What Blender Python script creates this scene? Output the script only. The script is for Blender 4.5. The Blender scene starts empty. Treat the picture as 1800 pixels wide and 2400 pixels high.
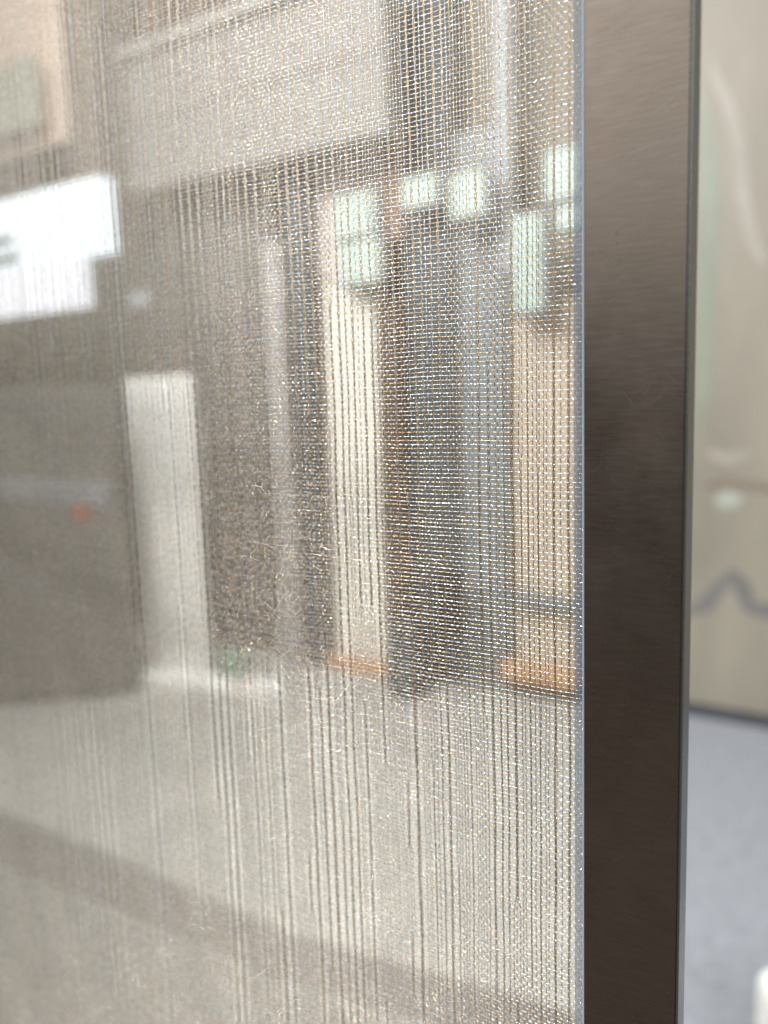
import bpy, math, random
import numpy as np
from mathutils import Vector, Matrix

random.seed(7)
rng = np.random.default_rng(11)
S = bpy.context.scene
C = S.collection

# ------------------------------------------------------------------ camera
F = 1994.0                       # focal length in photo pixels (1800 x 2400)
CX, CY = 900.0, 1200.0
AX = Vector((0.8305, 0.0500, -0.5548))    # panel direction (world X) in camera axes (right, down, forward)
AY = Vector((0.5560, -0.1326, 0.8205))    # world Y (through the glass)
AZ = Vector((-0.0325, -0.9899, -0.1380))  # world Z
CAM = Vector((0.0, -0.246, 1.2))
def cam_axis(e): return Vector((AX.dot(e), AY.dot(e), AZ.dot(e))).normalized()
right = cam_axis(Vector((1, 0, 0))); fwd = cam_axis(Vector((0, 0, 1)))
up = right.cross(fwd).normalized(); right = fwd.cross(up).normalized()
cd = bpy.data.cameras.new('camera'); cam = bpy.data.objects.new('camera', cd); C.objects.link(cam)
M = Matrix.Identity(4)
for i in range(3):
    M[i][0] = right[i]; M[i][1] = up[i]; M[i][2] = -fwd[i]; M[i][3] = CAM[i]
cam.matrix_world = M
cd.sensor_fit = 'VERTICAL'; cd.sensor_height = 36.0; cd.sensor_width = 27.0
cd.lens = 36.0 * F / 2400.0
cd.clip_start = 0.01; cd.clip_end = 100
cd.dof.use_dof = True; cd.dof.focus_distance = 0.272
cd.dof.aperture_fstop = 5.3
cd.dof.aperture_blades = 0
S.camera = cam

# ------------------------------------------------------------------ light
w = bpy.data.worlds.new('World'); S.world = w; w.use_nodes = True
wn = w.node_tree; wn.nodes.clear()
wo = wn.nodes.new('ShaderNodeOutputWorld'); bg = wn.nodes.new('ShaderNodeBackground')
tc = wn.nodes.new('ShaderNodeTexCoord'); sx = wn.nodes.new('ShaderNodeSeparateXYZ')
mr = wn.nodes.new('ShaderNodeMapRange'); rp = wn.nodes.new('ShaderNodeValToRGB')
mr.inputs['From Min'].default_value = -1; mr.inputs['From Max'].default_value = 1
wn.links.new(tc.outputs['Generated'], sx.inputs[0]); wn.links.new(sx.outputs['Z'], mr.inputs['Value'])
wn.links.new(mr.outputs[0], rp.inputs[0]); wn.links.new(rp.outputs[0], bg.inputs[0]); wn.links.new(bg.outputs[0], wo.inputs[0])
els = rp.color_ramp.elements
els[0].position = 0.0; els[0].color = (.05, .045, .04, 1)
els[1].position = 1.0; els[1].color = (.9, .93, .96, 1)
for p, c in ((.47, (.055, .048, .04, 1)), (.525, (.10, .095, .085, 1)), (.57, (.50, .49, .46, 1)), (.60, (1.08, 1.05, 1.0, 1)), (.74, (1.02, 1.0, .97, 1))):
    e = els.new(p); e.color = c
bg.inputs[1].default_value = 1.0
def area(name, loc, target, size, power, col, sy=None):
    l = bpy.data.lights.new(name, 'AREA'); l.energy = power; l.color = col; l.size = size
    if sy: l.shape = 'RECTANGLE'; l.size_y = sy
    o = bpy.data.objects.new(name, l); C.objects.link(o); o.location = loc
    o.rotation_euler = (Vector(target) - Vector(loc)).to_track_quat('-Z', 'Y').to_euler()
    return o
area('glint_light_front', (-1.7, -1.7, 3.7), (-.3, 0, 1.15), .5, 150, (1, .97, .94))  # unseen light added for glints on the wires
area('added_light_side', (2.6, -.9, 2.3), (-.2, 0, 1.2), .6, 60, (.9, .96, 1))  # unseen cool light added from the right
area('fill_light_back', (-2.0, 0.8, 3.1), (-1.9, 2.1, 0.2), 1.4, 88, (.97, .98, 1))  # unseen fill added to brighten the floor and boards beyond the glass

S.view_settings.view_transform = 'Standard'
S.view_settings.look = 'None'; S.view_settings.exposure = 0; S.view_settings.gamma = 1
S.render.engine = 'CYCLES'
S.cycles.max_bounces = 8; S.cycles.transparent_max_bounces = 24
S.cycles.sample_clamp_indirect = 6
S.cycles.use_denoising = True

# ------------------------------------------------------------------ helpers
def ray(px, py):
    c = Vector(((px - CX) / F, (py - CY) / F, 1.0))
    return Vector((AX.dot(c), AY.dot(c), AZ.dot(c)))
def at(px, py, Y):               # world point of a photo pixel at depth Y behind the glass
    r = ray(px, py); t = (Y - CAM.y) / r.y
    return CAM + r * t

def tag(o, label=None, cat=None, group=None, kind=None):
    if label: o['label'] = label
    if cat: o['category'] = cat
    if group: o['group'] = group
    if kind: o['kind'] = kind
    return o
def empty(name, loc, label, cat, group=None):
    o = bpy.data.objects.new(name, None); C.objects.link(o); o.location = loc; o.empty_display_size = .05
    return tag(o, label, cat, group)
def mesh_obj(name, verts, faces, mats, parent=None, smooth=False, mi=None):
    me = bpy.data.meshes.new(name); me.from_pydata([tuple(v) for v in verts], [], faces)
    for m in (mats if isinstance(mats, (list, tuple)) else [mats]): me.materials.append(m)
    if mi is not None: me.polygons.foreach_set('material_index', mi)
    if smooth: me.polygons.foreach_set('use_smooth', [True] * len(me.polygons))
    me.update()
    o = bpy.data.objects.new(name, me); C.objects.link(o)
    if parent:
        o.parent = parent; o.location = -parent.location if parent.parent is None else (0, 0, 0)
    return o
def prism(pts, y0, y1):          # outline in X,Z extruded along Y
    n = len(pts)
    v = [(x, y0, z) for x, z in pts] + [(x, y1, z) for x, z in pts]
    f = [tuple(range(n)), tuple(reversed(range(n, 2 * n)))]
    f += [(i, i + n, (i + 1) % n + n, (i + 1) % n) for i in range(n)]
    return v, f
def rrect(x0, x1, z0, z1, r, seg=6, corners=(1, 1, 1, 1)):   # bl, br, tr, tl
    out = []
    cs = [(x0 + r, z0 + r, 180), (x1 - r, z0 + r, 270), (x1 - r, z1 - r, 0), (x0 + r, z1 - r, 90)]
    sq = [(x0, z0), (x1, z0), (x1, z1), (x0, z1)]
    for k, (cx, cz, a0) in enumerate(cs):
        if corners[k]:
            for s in range(seg + 1):
                a = math.radians(a0 + 90 * s / seg); out.append((cx + r * math.cos(a), cz + r * math.sin(a)))
        else: out.append(sq[k])
    return out
def slab(name, x0, x1, z0, z1, y0, y1, m, parent=None, r=.006, bev=.004):
    v, f = prism(rrect(x0, x1, z0, z1, min(r, (x1 - x0) / 3, (z1 - z0) / 3), 3), y0, y1)
    o = mesh_obj(name, v, f, m, parent)
    if bev:
        b = o.modifiers.new('bevel', 'BEVEL'); b.width = min(bev, abs(y1 - y0) / 4); b.segments = 2; b.limit_method = 'ANGLE'
    return o
def pxr(x0, x1, y0, y1, Y, floor=False):     # extents from photo pixels at real depth Y
    xm, ym = (x0 + x1) / 2, (y0 + y1) / 2
    return at(x0, ym, Y).x, at(x1, ym, Y).x, (0.0 if floor else at(xm, y1, Y).z), at(xm, y0, Y).z

def nt(name):
    m = bpy.data.materials.new(name); m.use_nodes = True
    n = m.node_tree; return m, n, n.nodes['Principled BSDF']
def mat(name, col, rough=.6, metal=0, var=.12, scale=8, bump=0, emis=None, estr=0, stretch=(1, 1, 1), rvar=0):
    m, n, b = nt(name)
    b.inputs['Roughness'].default_value = rough; b.inputs['Metallic'].default_value = metal
    t = n.nodes.new('ShaderNodeTexCoord'); mp = n.nodes.new('ShaderNodeMapping'); mp.inputs['Scale'].default_value = stretch
    nz = n.nodes.new('ShaderNodeTexNoise'); nz.inputs['Scale'].default_value = scale; nz.inputs['Detail'].default_value = 6
    nz.inputs['Roughness'].default_value = .6
    n.links.new(t.outputs['Object'], mp.inputs[0]); n.links.new(mp.outputs[0], nz.inputs[0])
    cr = n.nodes.new('ShaderNodeValToRGB')
    cr.color_ramp.elements[0].position = .3; cr.color_ramp.elements[1].position = .7
    cr.color_ramp.elements[0].color = tuple(c * (1 - var) for c in col) + (1,)
    cr.color_ramp.elements[1].color = tuple(min(1, c * (1 + var)) for c in col) + (1,)
    n.links.new(nz.outputs['Fac'], cr.inputs[0]); n.links.new(cr.outputs[0], b.inputs['Base Color'])
    if bump:
        bp = n.nodes.new('ShaderNodeBump'); bp.inputs['Strength'].default_value = bump; bp.inputs['Distance'].default_value = .001
        n.links.new(nz.outputs['Fac'], bp.inputs['Height']); n.links.new(bp.outputs[0], b.inputs['Normal'])
    if emis:
        b.inputs['Emission Color'].default_value = (*emis, 1); b.inputs['Emission Strength'].default_value = estr
    return m

# ------------------------------------------------------------------ floor and back wall
WALL = 2.86
m_floor = mat('floor_stone', (.395, .395, .372), .75, var=.12, scale=6, bump=.1)
m_front = mat('floor_dark_reflected', (.040, .027, .019), .7, var=.2, scale=6)
m_wall = mat('beige_wall', (.245, .224, .182), .8, var=.08, scale=2.2)
def sheet(name, x0, x1, y0, y1, z, m):
    return tag(mesh_obj(name, [(x0, y0, z), (x1, y0, z), (x1, y1, z), (x0, y1, z)], [(0, 1, 2, 3)], m), kind='structure')
sheet('floor', -9, 9, .02, 6, 0, m_floor)
m_unhazed = mat('unhazed_floor_grey', (.25, .262, .285), .9, var=.17, scale=34, bump=.3)  # same floor made bluer; the glass haze difference is put into colour
K0, K1 = ray(1485, 1690), ray(1490, 2400)
K0 = CAM - K0 * (CAM.z / K0.z); K1 = CAM - K1 * (CAM.z / K1.z); kd = (K1 - K0).normalized(); K0 = K0 + kd * ((2.815 - K0.y) / kd.y); K1 = K0 + kd * ((.05 - K0.y) / kd.y)
tag(mesh_obj('floor_unhazed', [(K0.x, K0.y, .004), (K1.x, K1.y, .004), (9, K1.y, .004), (9, K0.y, .004)], [(0, 1, 2, 3)], m_unhazed), kind='structure')
sheet('floor_front_unseen', -9, 9, -7, .02, 0, m_front)  # unseen floor, made dark to darken the upright's lower reflection
v, f = prism([(-7, 0), (7, 0), (7, 4.6), (-7, 4.6)], WALL, WALL + .15)
tag(mesh_obj('back_wall', v, f, m_wall), kind='structure')

# ------------------------------------------------------------------ the framed mesh glass panel
XE = at(1346, 1200, 0).x           # mesh right edge
FY = -0.008                        # frame front face
X0 = at(1369, 1200, FY).x; X1 = at(1600, 1200, FY).x
ZB, ZT = 0.55, 1.75
panel = empty('glass_partition', (X0, 0, ZB), 'tall panel of wire mesh laminated glass edged by a dark bronze metal upright', 'glass panel')

# wires
RW = 0.00013
def wire_mat(name, col, rough):
    m, n, b = nt(name)
    b.inputs['Metallic'].default_value = 1; b.inputs['Base Color'].default_value = (*col, 1)
    t = n.nodes.new('ShaderNodeTexCoord'); nz = n.nodes.new('ShaderNodeTexNoise'); nz.inputs['Scale'].default_value = 900
    n.links.new(t.outputs['Object'], nz.inputs[0])
    r = n.nodes.new('ShaderNodeMapRange'); r.inputs['From Min'].default_value = .3; r.inputs['From Max'].default_value = .7
    r.inputs['To Min'].default_value = rough * .5; r.inputs['To Max'].default_value = rough * 1.5
    n.links.new(nz.outputs['Fac'], r.inputs['Value']); n.links.new(r.outputs[0], b.inputs['Roughness'])
    bp = n.nodes.new('ShaderNodeBump'); bp.inputs['Strength'].default_value = .3; bp.inputs['Distance'].default_value = .0001
    n.links.new(nz.outputs['Fac'], bp.inputs['Height']); n.links.new(bp.outputs[0], b.inputs['Normal'])
    return m
m_gold = wire_mat('gold_wire', (.78, .60, .38), .26)
m_silver = wire_mat('silver_wire', (.80, .83, .87), .24)
m_dark = wire_mat('bronze_wire', (.48, .42, .34), .35)

PWX, PWZ = 0.00117, 0.00140       # warp pitch, weft pitch
XL = -0.505
ZLO, ZHI = CAM.z - 0.42, CAM.z + 0.215
nwarp = int((XE - XL) / PWX); nweft = int((ZHI - ZLO) / PWZ)
zc = ZLO + PWZ * (np.arange(nweft) + .5)
SUB = 2
zs = ZLO + PWZ * (np.arange(nweft * SUB + 1) / SUB)         # samples of a warp wire
# warp x displacement: neighbouring wires clump into bundles over random heights
warpx = XE - 0.0006 - PWX * np.arange(nwarp)[:, None] + np.zeros((1, len(zs)))
i = 0
def smooth(a): a = np.clip(a, 0, 1); return a * a * (3 - 2 * a)
warpx += rng.normal(0, PWX * .10, (nwarp, 1))
base = warpx.copy()
wander = np.zeros_like(warpx)
for k in range(4):
    ph = rng.uniform(0, 6.28, (1,)); fr = rng.uniform(8, 40); amp = .00018
    wander += amp * np.sin(zs[None, :] * fr + ph + np.arange(nwarp)[:, None] * rng.uniform(.01, .06))
while i < nwarp - 4:
    g = random.choice([1, 1, 1, 2, 2, 3, 3, 4])
    if g > 1:
        ed = random.uniform(.0015, .007)
        wgt = np.zeros(len(zs)); a = ZLO - random.uniform(0, .4)
        while a < ZHI:
            ln = random.choice([.03, .06, .12, .2, .35, .5, .7])
            wgt = np.maximum(wgt, smooth((zs - a) / ed) * smooth((a + ln - zs) / ed))
            a += ln + random.choice([.012, .03, .08, .15, .25])
        ctr = base[i:i + g].mean(axis=0)
        off = (np.arange(g)[:, None] - (g - 1) / 2) * (-RW * 2.3)
        warpx[i:i + g] = base[i:i + g] * (1 - wgt) + (ctr[None, :] + off) * wgt
        i += g
    else: i += 1
for k in range(3):
    wander += .00010 * rng.uniform(.3, 1, (nwarp // 5 + 1, 1)).repeat(5, 0)[:nwarp] * np.sin(zs[None, :] * rng.uniform(50, 130) + rng.uniform(0, 6.28, (nwarp // 5 + 1, 1)).repeat(5, 0)[:nwarp])
warpx += wander + rng.normal(0, .000006, warpx.shape)
def tubes(P, R, ns, mats_idx, up_axis):
    """P: (n, k, 3) centre lines. Returns verts, quads, material index."""
    n, k, _ = P.shape
    ang = np.arange(ns) * 2 * np.pi / ns + np.pi / ns
    A = np.zeros(3); A[1] = 1; B = np.zeros(3); B[up_axis] = 1
    Rr = R if np.ndim(R) else np.full(n, R)
    ring = np.cos(ang)[:, None] * A + np.sin(ang)[:, None] * B
    V = P[:, :, None, :] + Rr[:, None, None, None] * ring[None, None]
    V = V.reshape(-1, 3)
    idx = np.arange(n * k * ns).reshape(n, k, ns)
    a = idx[:, :-1, :]; b = np.roll(a, -1, axis=2); d = idx[:, 1:, :]; c = np.roll(d, -1, axis=2)
    Q = np.stack([a, b, c, d], axis=-1).reshape(-1, 4)
    mi = np.repeat(mats_idx, (k - 1) * ns)
    return V, Q, mi
def fast_mesh(name, parts, mats, parent):
    V = []; Q = []; MI = []; o = 0
    for v, q, mi in parts: V.append(v); Q.append(q + o); MI.append(mi); o += len(v)
    V = np.concatenate(V); Q = np.concatenate(Q); MI = np.concatenate(MI)
    V = V - np.array(parent.location)[None, :]
    me = bpy.data.meshes.new(name)
    me.vertices.add(len(V)); me.vertices.foreach_set('co', V.astype(np.float32).ravel())
    me.loops.add(Q.size); me.loops.foreach_set('vertex_index', Q.astype(np.int32).ravel())
    me.polygons.add(len(Q)); me.polygons.foreach_set('loop_start', np.arange(0, Q.size, 4, dtype=np.int32))
    for m in mats: me.materials.append(m)
    me.polygons.foreach_set('material_index', MI.astype(np.int32))
    me.polygons.foreach_set('use_smooth', np.ones(len(Q), dtype=bool))
    me.update(calc_edges=True)
    ob = bpy.data.objects.new(name, me); C.objects.link(ob); ob.parent = parent
    return ob
AMP = RW * .95
# warp
par = (np.arange(nwarp) % 2)[:, None]
ysine = AMP * np.cos(np.pi * (np.arange(len(zs))[None, :] / SUB - .5) + np.pi * par)
Pw = np.stack([warpx, ysine, np.broadcast_to(zs, warpx.shape)], axis=-1)
# extend warps straight beyond the finely woven field
top = Pw[:, -1:, :].copy(); top[:, :, 2] = ZT; bot = Pw[:, :1, :].copy(); bot[:, :, 2] = ZB
Pw = np.concatenate([bot, Pw, top], axis=1)
wm = np.where(np.arange(nwarp) % 2 == 0, 0, 1)
rw = np.full(nwarp, RW) * rng.uniform(.85, 1.15, nwarp)
warp_parts = [tubes(Pw, rw, 4, wm, 0)]
xo = np.arange(1, 380) * -PWX + (XE - .0006 - PWX * nwarp)
Po = np.zeros((len(xo), 2, 3)); Po[:, :, 0] = xo[:, None]; Po[:, 0, 2] = ZB; Po[:, 1, 2] = ZT
warp_parts.append(tubes(Po, RW, 4, np.arange(len(xo)) % 2, 0))
fast_mesh('warp_wires', warp_parts, [m_gold, m_silver], panel)
# weft
xs = XE + .0035 - (PWX / SUB) * np.arange((nwarp + 3) * SUB + 1)
jit = rng.normal(0, .00006, nweft)
zw = zc[:, None] + jit[:, None] + np.zeros((1, len(xs)))
for k in range(5):
    zw += rng.uniform(.00005, .00012) * np.sin(xs[None, :] * rng.uniform(20, 260) + rng.uniform(0, 6) + np.arange(nweft)[:, None] * rng.uniform(.01, .12))
zw += rng.normal(0, .000007, zw.shape)
parf = (np.arange(nweft) % 2)[:, None]
yw = -AMP * np.cos(np.pi * ((XE - .0006 - xs)[None, :] / PWX) + np.pi * parf)
Pf = np.stack([np.broadcast_to(xs, zw.shape), yw, zw], axis=-1)
lft = Pf[:, -1:, :].copy(); lft[:, :, 0] = XL - .44
Pf = np.concatenate([Pf, lft], axis=1)
fm = np.arange(nweft) % 2
weft_parts = [tubes(Pf, RW * rng.uniform(.85, 1.1, nweft), 4, fm, 2)]
zo = np.concatenate([np.arange(ZHI + PWZ / 2, ZT, PWZ), np.arange(ZLO - PWZ / 2, ZB, -PWZ)])
Po = np.zeros((len(zo), 2, 3)); Po[:, :, 2] = zo[:, None]; Po[:, 0, 0] = XE; Po[:, 1, 0] = XL - .44
weft_parts.append(tubes(Po, RW, 4, np.arange(len(zo)) % 2, 2))
fast_mesh('weft_wires', weft_parts, [m_gold, m_silver], panel)

# glass sheets, one either side of the mesh
m_glass = bpy.data.materials.new('clear_glass'); m_glass.use_nodes = True
n = m_glass.node_tree; n.nodes.clear()
o_ = n.nodes.new('ShaderNodeOutputMaterial'); mx = n.nodes.new('ShaderNodeMixShader')
tr = n.nodes.new('ShaderNodeBsdfTransparent'); tr.inputs[0].default_value = (.98, .98, .972, 1)
gl = n.nodes.new('ShaderNodeBsdfGlossy'); gl.inputs['Roughness'].default_value = .02
lw = n.nodes.new('ShaderNodeLayerWeight'); lw.inputs[0].default_value = .5
pw = n.nodes.new('ShaderNodeMath'); pw.operation = 'POWER'; pw.inputs[1].default_value = 5
ma = n.nodes.new('ShaderNodeMath'); ma.operation = 'MULTIPLY_ADD'; ma.inputs[1].default_value = .96; ma.inputs[2].default_value = .04
n.links.new(lw.outputs['Facing'], pw.inputs[0]); n.links.new(pw.outputs[0], ma.inputs[0]); n.links.new(ma.outputs[0], mx.inputs[0])
n.links.new(tr.outputs[0], mx.inputs[1]); n.links.new(gl.outputs[0], mx.inputs[2]); n.links.new(mx.outputs[0], o_.inputs[0])
for ya, yb in ((-.0045, -.0006), (.0006, .0045)):
    v, f = prism([(XL - .44, ZB), (X0 + .006, ZB), (X0 + .006, ZT), (XL - .44, ZT)], ya, yb)
    mesh_obj('glass_sheet', v, f, m_glass, panel)

# clear silicone bead between mesh and upright
m_bead, n, b = nt('silicone_bead')
b.inputs['Base Color'].default_value = (.11, .14, .19, 1); b.inputs['Roughness'].default_value = .3
b.inputs['Alpha'].default_value = .62
t = n.nodes.new('ShaderNodeTexCoord'); nz = n.nodes.new('ShaderNodeTexNoise'); nz.inputs['Scale'].default_value = 700
bp = n.nodes.new('ShaderNodeBump'); bp.inputs['Strength'].default_value = .5; bp.inputs['Distance'].default_value = .0004
n.links.new(t.outputs['Object'], nz.inputs[0]); n.links.new(nz.outputs['Fac'], bp.inputs['Height']); n.links.new(bp.outputs[0], b.inputs['Normal'])
XB = at(1346, 1200, -.0046).x
nz_ = 260
vv = []; ff = []
prof = [(0, -.0046), (.06, -.0053), (.3, -.0059), (.6, -.0062), (.85, -.0068), (1.02, -.0079)]
for k in range(nz_ + 1):
    z = ZB + (ZT - ZB) * k / nz_
    e = rng.normal(0, .00010)
    for (u, y) in prof: vv.append((XB + (X0 + .0005 - XB) * u + (e if u == 0 else 0), y, z))
L = len(prof)
for k in range(nz_):
    for j in range(L - 1):
        a = k * L + j; ff.append((a, a + 1, a + L + 1, a + L))
mesh_obj('sealant_bead', vv, ff, m_bead, panel, smooth=True)

# cut wire ends showing in the bead
vv = []; ff = []
for k in range(int((ZT - ZB) / PWZ)):
    for u, pr in ((.2, .45), (.55, .75), (.8, .25)):
        if random.random() > pr: continue
        cx, cz, cy = XB + (X0 - XB) * (u + random.uniform(-.05, .05)), ZB + PWZ * (k + .5) + random.uniform(-.0002, .0002), -.0061 - .0004 * u
        r_ = random.uniform(.00007, .00013); q = len(vv)
        vv += [(cx - r_, cy, cz), (cx + r_, cy, cz), (cx, cy, cz - r_ * 1.4), (cx, cy, cz + r_ * 1.4), (cx, cy - r_, cz), (cx, cy + r_, cz)]
        for t_ in ((0, 2, 4), (2, 1, 4), (1, 3, 4), (3, 0, 4), (2, 0, 5), (1, 2, 5), (3, 1, 5), (0, 3, 5)): ff.append(tuple(q + i_ for i_ in t_))
mesh_obj('wire_ends', vv, ff, m_silver, panel)
# highlight line on the bead edge, painted as a paler strip
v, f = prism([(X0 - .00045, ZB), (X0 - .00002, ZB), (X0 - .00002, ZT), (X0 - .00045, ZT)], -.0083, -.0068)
mesh_obj('bead_highlight', v, f, mat('highlight_pale', (.30, .36, .44), .25), panel)

# bronze upright
m_br, n, b = nt('brushed_bronze')
b.inputs['Metallic'].default_value = 1; b.inputs['Base Color'].default_value = (.33, .275, .235, 1)
t = n.nodes.new('ShaderNodeTexCoord')
def noise(sc, stretch, det=4):
    mp = n.nodes.new('ShaderNodeMapping'); mp.inputs['Scale'].default_value = stretch
    z = n.nodes.new('ShaderNodeTexNoise'); z.inputs['Scale'].default_value = sc; z.inputs['Detail'].default_value = det
    n.links.new(t.outputs['Object'], mp.inputs[0]); n.links.new(mp.outputs[0], z.inputs[0]); return z
hair = noise(1100, (.12, 1, 1.3)); blot = noise(60, (1, 1, .7)); 
mp = n.nodes.new('ShaderNodeMath'); mp.operation = 'MULTIPLY_ADD'; mp.inputs[1].default_value = .5
n.links.new(hair.outputs['Fac'], mp.inputs[0]); n.links.new(blot.outputs['Fac'], mp.inputs[2])
mr2 = n.nodes.new('ShaderNodeMapRange'); mr2.inputs['From Min'].default_value = .4; mr2.inputs['From Max'].default_value = 1.1
mr2.inputs['To Min'].default_value = .24; mr2.inputs['To Max'].default_value = .34
n.links.new(mp.outputs[0], mr2.inputs['Value']); n.links.new(mr2.outputs[0], b.inputs['Roughness'])
cr = n.nodes.new('ShaderNodeValToRGB'); cr.color_ramp.elements[0].position = .35; cr.color_ramp.elements[1].position = .75
cr.color_ramp.elements[0].color = (.262, .222, .19, 1); cr.color_ramp.elements[1].color = (.29, .253, .218, 1)
n.links.new(hair.outputs['Fac'], cr.inputs[0]); n.links.new(cr.outputs[0], b.inputs['Base Color'])
bp = n.nodes.new('ShaderNodeBump'); bp.inputs['Strength'].default_value = .12; bp.inputs['Distance'].default_value = .00004
n.links.new(hair.outputs['Fac'], bp.inputs['Height']); n.links.new(bp.outputs[0], b.inputs['Normal'])
fr = slab('upright_face', X0, X1, ZB, ZT, FY, -.0006, m_br, panel, r=.0001, bev=.00035)
m_gap = mat('gap_black', (.01, .01, .01), .5)
XG = X1 + .00025
slab('upright_back', X0, X1 - .010, ZB, ZT, -.0005, .006, m_br, panel, r=.0001, bev=.0003)
v, f = prism([(X1, ZB), (XG, ZB), (XG, ZT), (X1, ZT)], FY + .0004, -.0008)  # black strip painted in for the shaded gap beside the face
mesh_obj('gap_strip', v, f, m_gap, panel)
m_side = mat('satin_grey_metal', (.20, .21, .205), .28, metal=.9, var=.05, scale=400, bump=.1)
slab('side_strip', XG, XG + .0007, ZB, ZT, FY + .0002, -.0010, m_side, panel, r=.0001, bev=.0003)

# scratches and specks on the upright (thin raised burrs)
m_scr = mat('bare_scratch', (.44, .40, .36), .35, metal=1, var=.1)
vv = []; ff = []
def dash(px, py, ln, ang, wd):
    p = at(px, py, FY - .00004); a = math.radians(ang)
    dx, dz = math.cos(a), math.sin(a); k = len(vv); c = []
    for s, q in ((-1, -1), (1, -1), (1, 1), (-1, 1)):
        vv.append((p.x + dx * ln / 2 * s - dz * wd / 2 * q, FY - .00004, p.z + dz * ln / 2 * s + dx * wd / 2 * q))
    ff.append((k, k + 1, k + 2, k + 3))
dash(1520, 342, .0115, 12, .00009); dash(1555, 2186, .0026, -6, .00009)
for k in range(46): dash(random.uniform(1390, 1585), random.uniform(600, 2390), random.uniform(.0002, .0006), random.uniform(0, 80), .00012)
for k in range(120):
    dash(random.uniform(1385, 1585), random.uniform(0, 1500), random.uniform(.001, .005), random.uniform(-40, 40), .000022)
for k in range(70):
    px, py = random.uniform(1385, 1585), random.uniform(0, 2400) if k % 3 else random.uniform(850, 1500)
    a = random.uniform(-60, 60); rad = random.uniform(.02, .09); n_ = 8; ln = random.uniform(.002, .009)
    p = at(px, py, FY); wd = random.choice([.00002, .00003, .000045]); k0 = len(vv); x, z = p.x, p.z; a = math.radians(a)
    sg_ = random.choice([-1, 1])
    for s_ in range(n_ + 1):
        taper = math.sin(math.pi * (s_ + .3) / (n_ + .6))
        xx = min(max(x, X0 + .0004), X1 - .0004)
        vv.append((xx + math.sin(a) * wd * taper, FY - .00003, z - math.cos(a) * wd * taper)); vv.append((xx - math.sin(a) * wd * taper, FY - .00003, z + math.cos(a) * wd * taper))
        x += math.cos(a) * ln / n_; z += math.sin(a) * ln / n_; a += sg_ * ln / n_ / rad
    for s_ in range(n_):
        q = k0 + s_ * 2; ff.append((q, q + 2, q + 3, q + 1))
sc = mesh_obj('scratches', vv, ff, m_scr, panel)
m_pit = mat('dark_pit', (.10, .09, .08), .6)
vv = []; ff = []
for (px, py, r) in ((1445, 547, .0006), (1446, 569, .0004), (1444, 619, .0006), (1445, 640, .0004), (1446, 520, .0003)):
    p = at(px, py, FY - .00005); k = len(vv)
    for s in range(14):
        a = s / 14 * 6.283; q = r * random.uniform(.6, 1.1)
        vv.append((p.x + q * math.cos(a), FY - .00005, p.z + q * math.sin(a)))
    ff.append(tuple(range(k, k + 14)))
mesh_obj('pitting', vv, ff, m_pit, panel)

# ------------------------------------------------------------------ the room beyond
def thing_slab(name, x0, x1, y0, y1, Y, depth, m, label, cat, floor=False, group=None, **k):
    a, b_, c, d = pxr(x0, x1, y0, y1, Y, floor)
    o = slab(name, a, b_, c, d, Y, Y + depth, m, **k)
    return tag(o, label, cat, group)
c_white = mat('white_paint', (.78, .77, .74), .5, var=.03)
c_taupe = mat('taupe_board', (.14, .138, .13), .6, var=.15, scale=4)
c_beige = mat('beige_board', (.205, .20, .19), .6, var=.06, scale=3)
c_peach = mat('peach_board', (.66, .51, .42), .7, var=.15, scale=3)
c_cream = mat('cream_board', (.66, .635, .565), .6, var=.04)
c_blue = mat('slate_board', (.075, .086, .094), .5, var=.12, scale=6)
c_slate2 = mat('pale_slate', (.20, .22, .228), .5, var=.1, scale=4)
c_brown = mat('brown_wood', (.10, .07, .055), .5, var=.2, scale=9, stretch=(6, 6, 1))
c_orange = mat('orange_wood', (.50, .30, .18), .5, var=.12, scale=9, stretch=(1, 6, 6))
c_sand = mat('sand_board', (.47, .395, .32), .6, var=.07, scale=4)
c_dark = mat('dark_rubber', (.03, .032, .035), .5)
c_grey = mat('grey_upholstery', (.155, .15, .142), .8, var=.1, scale=14)

# taupe partition on the left, fascia board and rail above it
thing_slab('partition_wall', -900, 650, 300, 1530, 2.70, .1, c_taupe, 'dark taupe partition wall standing behind the white post at the left', 'wall', floor=True)
thing_slab('fascia_board', 195, 905, 30, 395, 2.45, .12, c_beige, 'wide pale grey fascia board high above the dark taupe partition', 'fascia board')
thing_slab('rail', 190, 905, 8, 34, 2.40, .05, mat('rail_grey', (.34, .335, .32), .5), 'thin pale grey rail running along the top of the pale fascia board', 'rail')
thing_slab('brown_header', 190, 905, -420, 0, 2.6, .1, c_brown, 'dark brown header board above the thin pale grey rail', 'board')
thing_slab('dark_post', 140, 196, -400, 440, 2.2, .1, mat('post_paint', (.10, .08, .065), .5), 'dark brown square post between the peach board and the fascia', 'post')
thing_slab('peach_board', -500, 138, -400, 430, 2.3, .05, c_peach, 'peach coloured board at the top left beside the dark post', 'board')
thing_slab('green_board', -160, 85, 170, 330, 2.2, .04, mat('sage', (.28, .29, .24), .7), 'small sage green plaque on the peach board', 'plaque')

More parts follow.
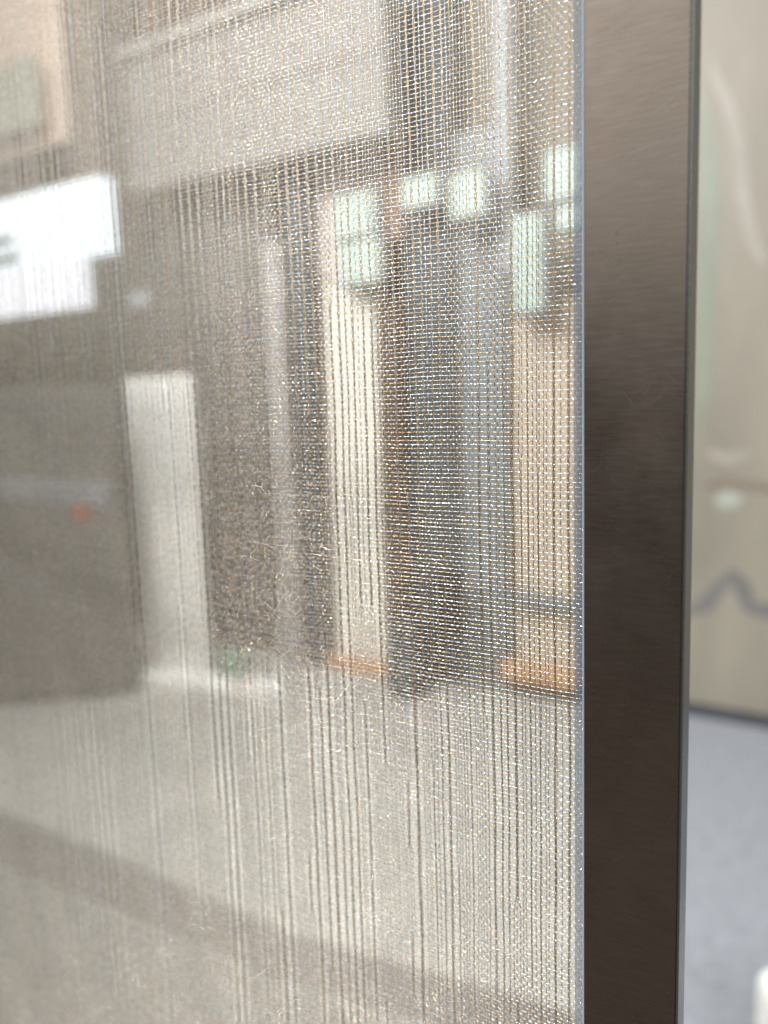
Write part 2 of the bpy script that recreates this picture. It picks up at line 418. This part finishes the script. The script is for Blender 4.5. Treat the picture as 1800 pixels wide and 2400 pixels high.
# glowing sign at the left
sg = empty('illuminated_sign', at(60, 560, 1.25), 'glowing white stepped sign box with blurred dark lettering at the left edge', 'sign')
m_sign = mat('sign_face', (.3, .33, .35), .4, emis=(.74, .88, 1.0), estr=1.5)
m_sign2 = mat('sign_face_lilac', (.3, .3, .32), .4, emis=(.84, .88, 1.0), estr=1.35)
a = pxr(-330, 240, 482, 642, 1.25); b1 = pxr(-330, 186, 655, 752, 1.25)
z_mid = b1[3]
slab('upper_box', a[0], a[1], a[2], a[3], 1.25, 1.30, m_sign, sg, r=.004)
slab('lower_box', b1[0], b1[1], b1[2], a[2] - .002, 1.25, 1.30, m_sign2, sg, r=.004)
m_let = mat('lettering_ink', (.05, .07, .08), .5)
for (x0, x1, y0, y1) in ((-60, 26, 560, 580), (-60, 40, 603, 622)):
    q = pxr(x0, x1, y0, y1, 1.246); slab('lettering', q[0], q[1], q[2], q[3], 1.244, 1.249, m_let, sg, bev=0)

# grey block and white post
def floor_at(px, py):
    r = ray(px, py); t = -CAM.z / r.z; return CAM + r * t
def standing(A, B, zlo, zhi, th, m, name, r=.004, bev=.004):     # upright box along the floor line A-B
    d = Vector((B.x - A.x, B.y - A.y, 0)); L_ = d.length
    v, f = prism(rrect(0, L_, zlo, zhi, r, 8), 0, th)
    o = mesh_obj(name, v, f, m); o.location = (A.x, A.y, 0); o.rotation_euler = (0, 0, math.atan2(d.y, d.x))
    b = o.modifiers.new('bevel', 'BEVEL'); b.width = bev; b.segments = 3; b.limit_method = 'ANGLE'
    return o
A_, B_ = floor_at(-420, 1690), floor_at(322, 1628)
tag(standing(A_, B_, .012, at(200, 905, B_.y).z, .06, c_grey, 'padded_screen', r=.07, bev=.012), 'large dark grey padded screen with rounded corners on the floor at the left', 'screen')
thing_slab('blue_shelf', -400, 250, 1120, 1165, 1.35, .04, mat('shelf_blue', (.22, .235, .25), .4), 'slim blue grey shelf board across the dark padded screen', 'shelf')
thing_slab('red_tag', 172, 206, 1185, 1220, 1.34, .02, mat('red_paint', (.33, .12, .09), .5), 'small red square tag hanging under the blue grey shelf', 'tag')
A_ = floor_at(330, 1606); B_ = floor_at(655, 1634)
tag(standing(A_, B_, 0, .062, .05, mat('plinth_white', (.90, .90, .89), .5, var=.02), 'plinth'), 'low white plinth along the floor at the foot of the white post', 'plinth')
PY = A_.y + .10
thing_slab('post', 318, 462, 880, 1590, PY, .03, c_white, 'broad white square post left of centre standing on a white plinth', 'post', floor=True)
thing_slab('green_tin', 510, 556, 1530, 1585, 2.12, .06, mat('green_paint', (.15, .26, .20), .4), 'small green tin standing on the low white plinth', 'tin')

# vertical boards behind the middle of the mesh
thing_slab('grey_upright', 638, 674, 560, 1540, 2.55, .05, mat('pale_grey', (.33, .325, .32), .6), 'narrow pale grey upright just right of the dark opening', 'upright', floor=True)
thing_slab('slate_post', 684, 730, 300, 1545, 2.62, .08, c_blue, 'slim slate grey post left of the narrow peach strip', 'post', floor=True)
thing_slab('peach_strip', 738, 770, 560, 1545, 2.74, .05, mat('peach_paint', (.74, .50, .36), .6), 'thin peach strip between the slate post and the cream board', 'strip', floor=True)
thing_slab('cream_board', 774, 892, 650, 1560, 2.70, .06, c_cream, 'bright cream upright board left of the brown wooden post', 'board', floor=True)
thing_slab('pink_board', 738, 896, 200, 645, 2.72, .06, mat('pale_pink', (.62, .55, .52), .6), 'pale pinkish board above the bright cream board', 'board')
thing_slab('wooden_post', 902, 944, 690, 1575, 2.66, .08, c_brown, 'dark brown wooden post between the cream board and the slate door', 'post', floor=True)
thing_slab('rust_strip', 904, 928, 150, 560, 2.66, .05, mat('rust', (.33, .20, .15), .6), 'rusty red strip above the dark brown wooden post', 'strip')
dr = thing_slab('door', 948, 1062, -200, 1585, 2.72, .06, c_blue, 'tall dark slate door right of the brown wooden post', 'door', floor=True)
thing_slab('door_panel', 1066, 1190, 300, 1600, 2.75, .05, c_slate2, 'lighter slate grey panel between the dark door and the sand board', 'panel', floor=True)
thing_slab('white_strip', 1158, 1196, -200, 640, 2.70, .04, mat('cool_white', (.28, .30, .32), .5), 'cool white strip above the lighter slate panel', 'strip')
thing_slab('sand_board', 1204, 1350, 700, 1560, 2.72, .06, c_sand, 'sand coloured board beside the bronze upright', 'board')
thing_slab('orange_skirting', 1172, 1352, 1562, 1606, 2.68, .05, c_orange, 'orange wooden skirting under the sand coloured board', 'skirting', floor=False)
thing_slab('orange_threshold', 728, 905, 1545, 1590, 2.64, .05, c_orange, 'orange wooden threshold at the foot of the cream board', 'threshold', floor=False)
q0 = at(1180, 1400, 2.80).x
tag(slab('junction_shade', q0, 3.5, 0, .035, 2.82, 2.858, mat('shade_slate', (.05, .055, .065), .6)), 'thin dark shade line painted along the foot of the beige wall', 'skirting')  # junction shadow at the wall foot, put in as a dark strip
thing_slab('black_bin', 1016, 1058, 1345, 1500, 2.5, .1, c_dark, 'narrow black container in front of the dark slate door', 'container', floor=False)
thing_slab('dark_crate', 905, 968, 1462, 1575, 2.45, .12, mat('crate_dark', (.06, .075, .085), .6), 'dark crate on the floor at the foot of the wooden post', 'crate', floor=True)
thing_slab('grey_ledge', 1200, 1352, 1398, 1428, 2.66, .05, c_slate2, 'thin grey ledge across the lower part of the sand board', 'ledge')

# mouldings and fittings on the boards
thing_slab('notice', 300, 348, 682, 722, 2.66, .01, mat('notice_paper', (.48, .52, .56), .6), 'small pale blue notice on the dark taupe partition', 'notice')
for xx in (-250, 120, 420, 570):
    a_ = at(xx, 900, 2.695).x
    o = slab('joint_strip', a_ - .012, a_ + .012, .02, at(xx, 320, 2.69).z, 2.692, 2.70, mat('joint_strip', (.25, .235, .215), .5) if xx == -250 else bpy.data.materials['joint_strip'], None, bev=0)
    o.parent = bpy.data.objects['partition_wall']
a_ = pxr(205, 900, 210, 222, 2.444)
o = slab('seam', a_[0], a_[1], a_[2], a_[3], 2.445, 2.45, mat('seam_dark', (.15, .14, .13), .6), None, bev=0); o.parent = bpy.data.objects['fascia_board']
# mint window reflections, put in as glowing patches behind the mesh
m_mint = mat('mint_glow', (.36, .44, .40), .4, emis=(.62, .90, .78), estr=.15)
mint = [((788, 866, 462, 546), 'upper pale mint reflection pane over the pinkish board'),
        ((800, 878, 572, 656), 'lower pale mint reflection pane just above the cream board'),
        ((946, 1012, 422, 474), 'smallest mint reflection pane on the dark slate door'),
        ((1060, 1126, 412, 498), 'square mint reflection pane right of the dark door'),
        ((1206, 1262, 512, 722), 'tall narrow pale mint reflection pane above the sand board'),
        ((1284, 1350, 356, 456), 'topmost mint reflection pane beside the bronze upright'),
        ((1308, 1350, 490, 528), 'low wide mint reflection pane beside the bronze upright')]
for (r_, lab) in mint:
    a = pxr(r_[0] - 6, r_[1] + 8, r_[2] - 8, r_[3] + 8, 2.58)
    e = empty('mint_reflection', ((a[0] + a[1]) / 2, 2.58, a[2]), lab, 'lit pane', 'mint reflection patches behind the mesh')
    slab('patch', a[0], a[1], a[2], a[3], 2.58, 2.60, m_mint, e, r=.01)
    slab('patch_rim', a[0] - .015, a[1] + .015, a[2] - .015, a[3] + .015, 2.601, 2.63, c_slate2, e, r=.01)

# shadow band on the floor, painted as a flat sheet with a darker strip
def poly_sheet(name, px, z0, z1, m, parent=None):
    P = [floor_at(*p) for p in px]; n_ = len(P)
    vv = [(p.x, p.y, z1) for p in P] + [(p.x, p.y, z0) for p in P]
    ff = [tuple(range(n_)), tuple(reversed(range(n_, 2 * n_)))] + [(i, i + n_, (i + 1) % n_ + n_, (i + 1) % n_) for i in range(n_)]
    return mesh_obj(name, vv, ff, m, parent)
mt = empty('floor_shade', floor_at(325, 2100), 'large grey shade painted as a sheet with a darker border lying on the pale floor behind the mesh', 'floor shade')
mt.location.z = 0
poly_sheet('shade_field', [(-700, 1760), (325, 2150), (651, 2290), (1345, 2500), (1345, 3200), (-700, 3200)], .001, .006, mat('shade_grey', (.27, .268, .252), .9, var=.12, scale=12), mt)
poly_sheet('band', [(-700, 1650), (0, 1905), (325, 2035), (651, 2185), (1345, 2380), (1345, 2499), (651, 2289), (325, 2149), (-700, 1759)], .001, .008, mat('shade_band', (.20, .195, .185), .9, var=.1), mt)

# wall stone veining right of the upright
def ribbon(pts, wd, Y, m, name, parent):
    P = [at(x, y, Y) for x, y in pts]; vv = []; ff = []
    for i, p in enumerate(P):
        a_, b_ = P[max(0, i - 1)], P[min(len(P) - 1, i + 1)]
        d = (b_ - a_).normalized(); nrm = Vector((-d.z, 0, d.x)); ww = wd * (.5 if i in (0, len(P) - 1) else 1) * random.uniform(.8, 1.2)
        for y in (WALL - .0315, WALL - .029):
            vv.append((p.x + nrm.x * ww / 2, y, p.z + nrm.z * ww / 2)); vv.append((p.x - nrm.x * ww / 2, y, p.z - nrm.z * ww / 2))
    for i in range(len(P) - 1):
        k = i * 4; ff += [(k, k + 4, k + 5, k + 1), (k, k + 2, k + 6, k + 4), (k + 1, k + 5, k + 7, k + 3)]
    return mesh_obj(name, vv, ff, m, parent)
random.seed(3)
cl = empty('stone_slab', at(1720, 1690, 2.80), 'tall beige stone slab with pale and grey veining right of the bronze upright', 'stone slab')
a = pxr(1500, 2300, -500, 1600, 2.82)
slab('slab_face', a[0], a[1], .045, a[3], 2.83, 2.857, mat('veined_stone', (.232, .211, .168), .55, var=.2, scale=2.2, stretch=(1.5, 1, .5)), cl)
v_l = mat('pale_vein', (.285, .26, .222), .5); v_d = mat('grey_vein', (.152, .146, .14), .5); v_m = mat('mint_vein', (.33, .35, .30), .5); v_b = mat('tan_vein', (.175, .142, .10), .5)
v_g = mat('sage_vein', (.20, .22, .17), .5)
ribbon([(1660, 140), (1700, 230), (1730, 330), (1738, 450), (1760, 560), (1790, 620)], .04, 2.818, v_l, 'vein', cl)
ribbon([(1600, 1440), (1650, 1420), (1690, 1370), (1715, 1345), (1735, 1370), (1755, 1425), (1800, 1435), (1860, 1420)], .05, 2.818, v_d, 'vein', cl)
ribbon([(1650, 1140), (1700, 1133), (1770, 1140), (1830, 1150)], .03, 2.818, v_b, 'vein', cl)
ribbon([(1675, 1176), (1700, 1172), (1735, 1174)], .06, 2.818, v_m, 'vein', cl)
ribbon([(1640, 200), (1665, 420), (1655, 700), (1648, 900), (1640, 1000)], .05, 2.818, v_g, 'vein', cl)
ribbon([(1660, 1060), (1700, 1080), (1760, 1065)], .05, 2.818, v_l, 'vein', cl)

# white carton at bottom right
p = floor_at(1876, 2525)
v, f = prism(rrect(-.2, .2, 0, .14, .03, 4), -.15, .15)
o = mesh_obj('carton', v, f, c_white); o.location = (p.x + .165, p.y + .02, 0.002); o.rotation_euler = (0, 0, .5)
tag(o, 'corner of a white carton on the grey floor at the bottom right', 'carton')
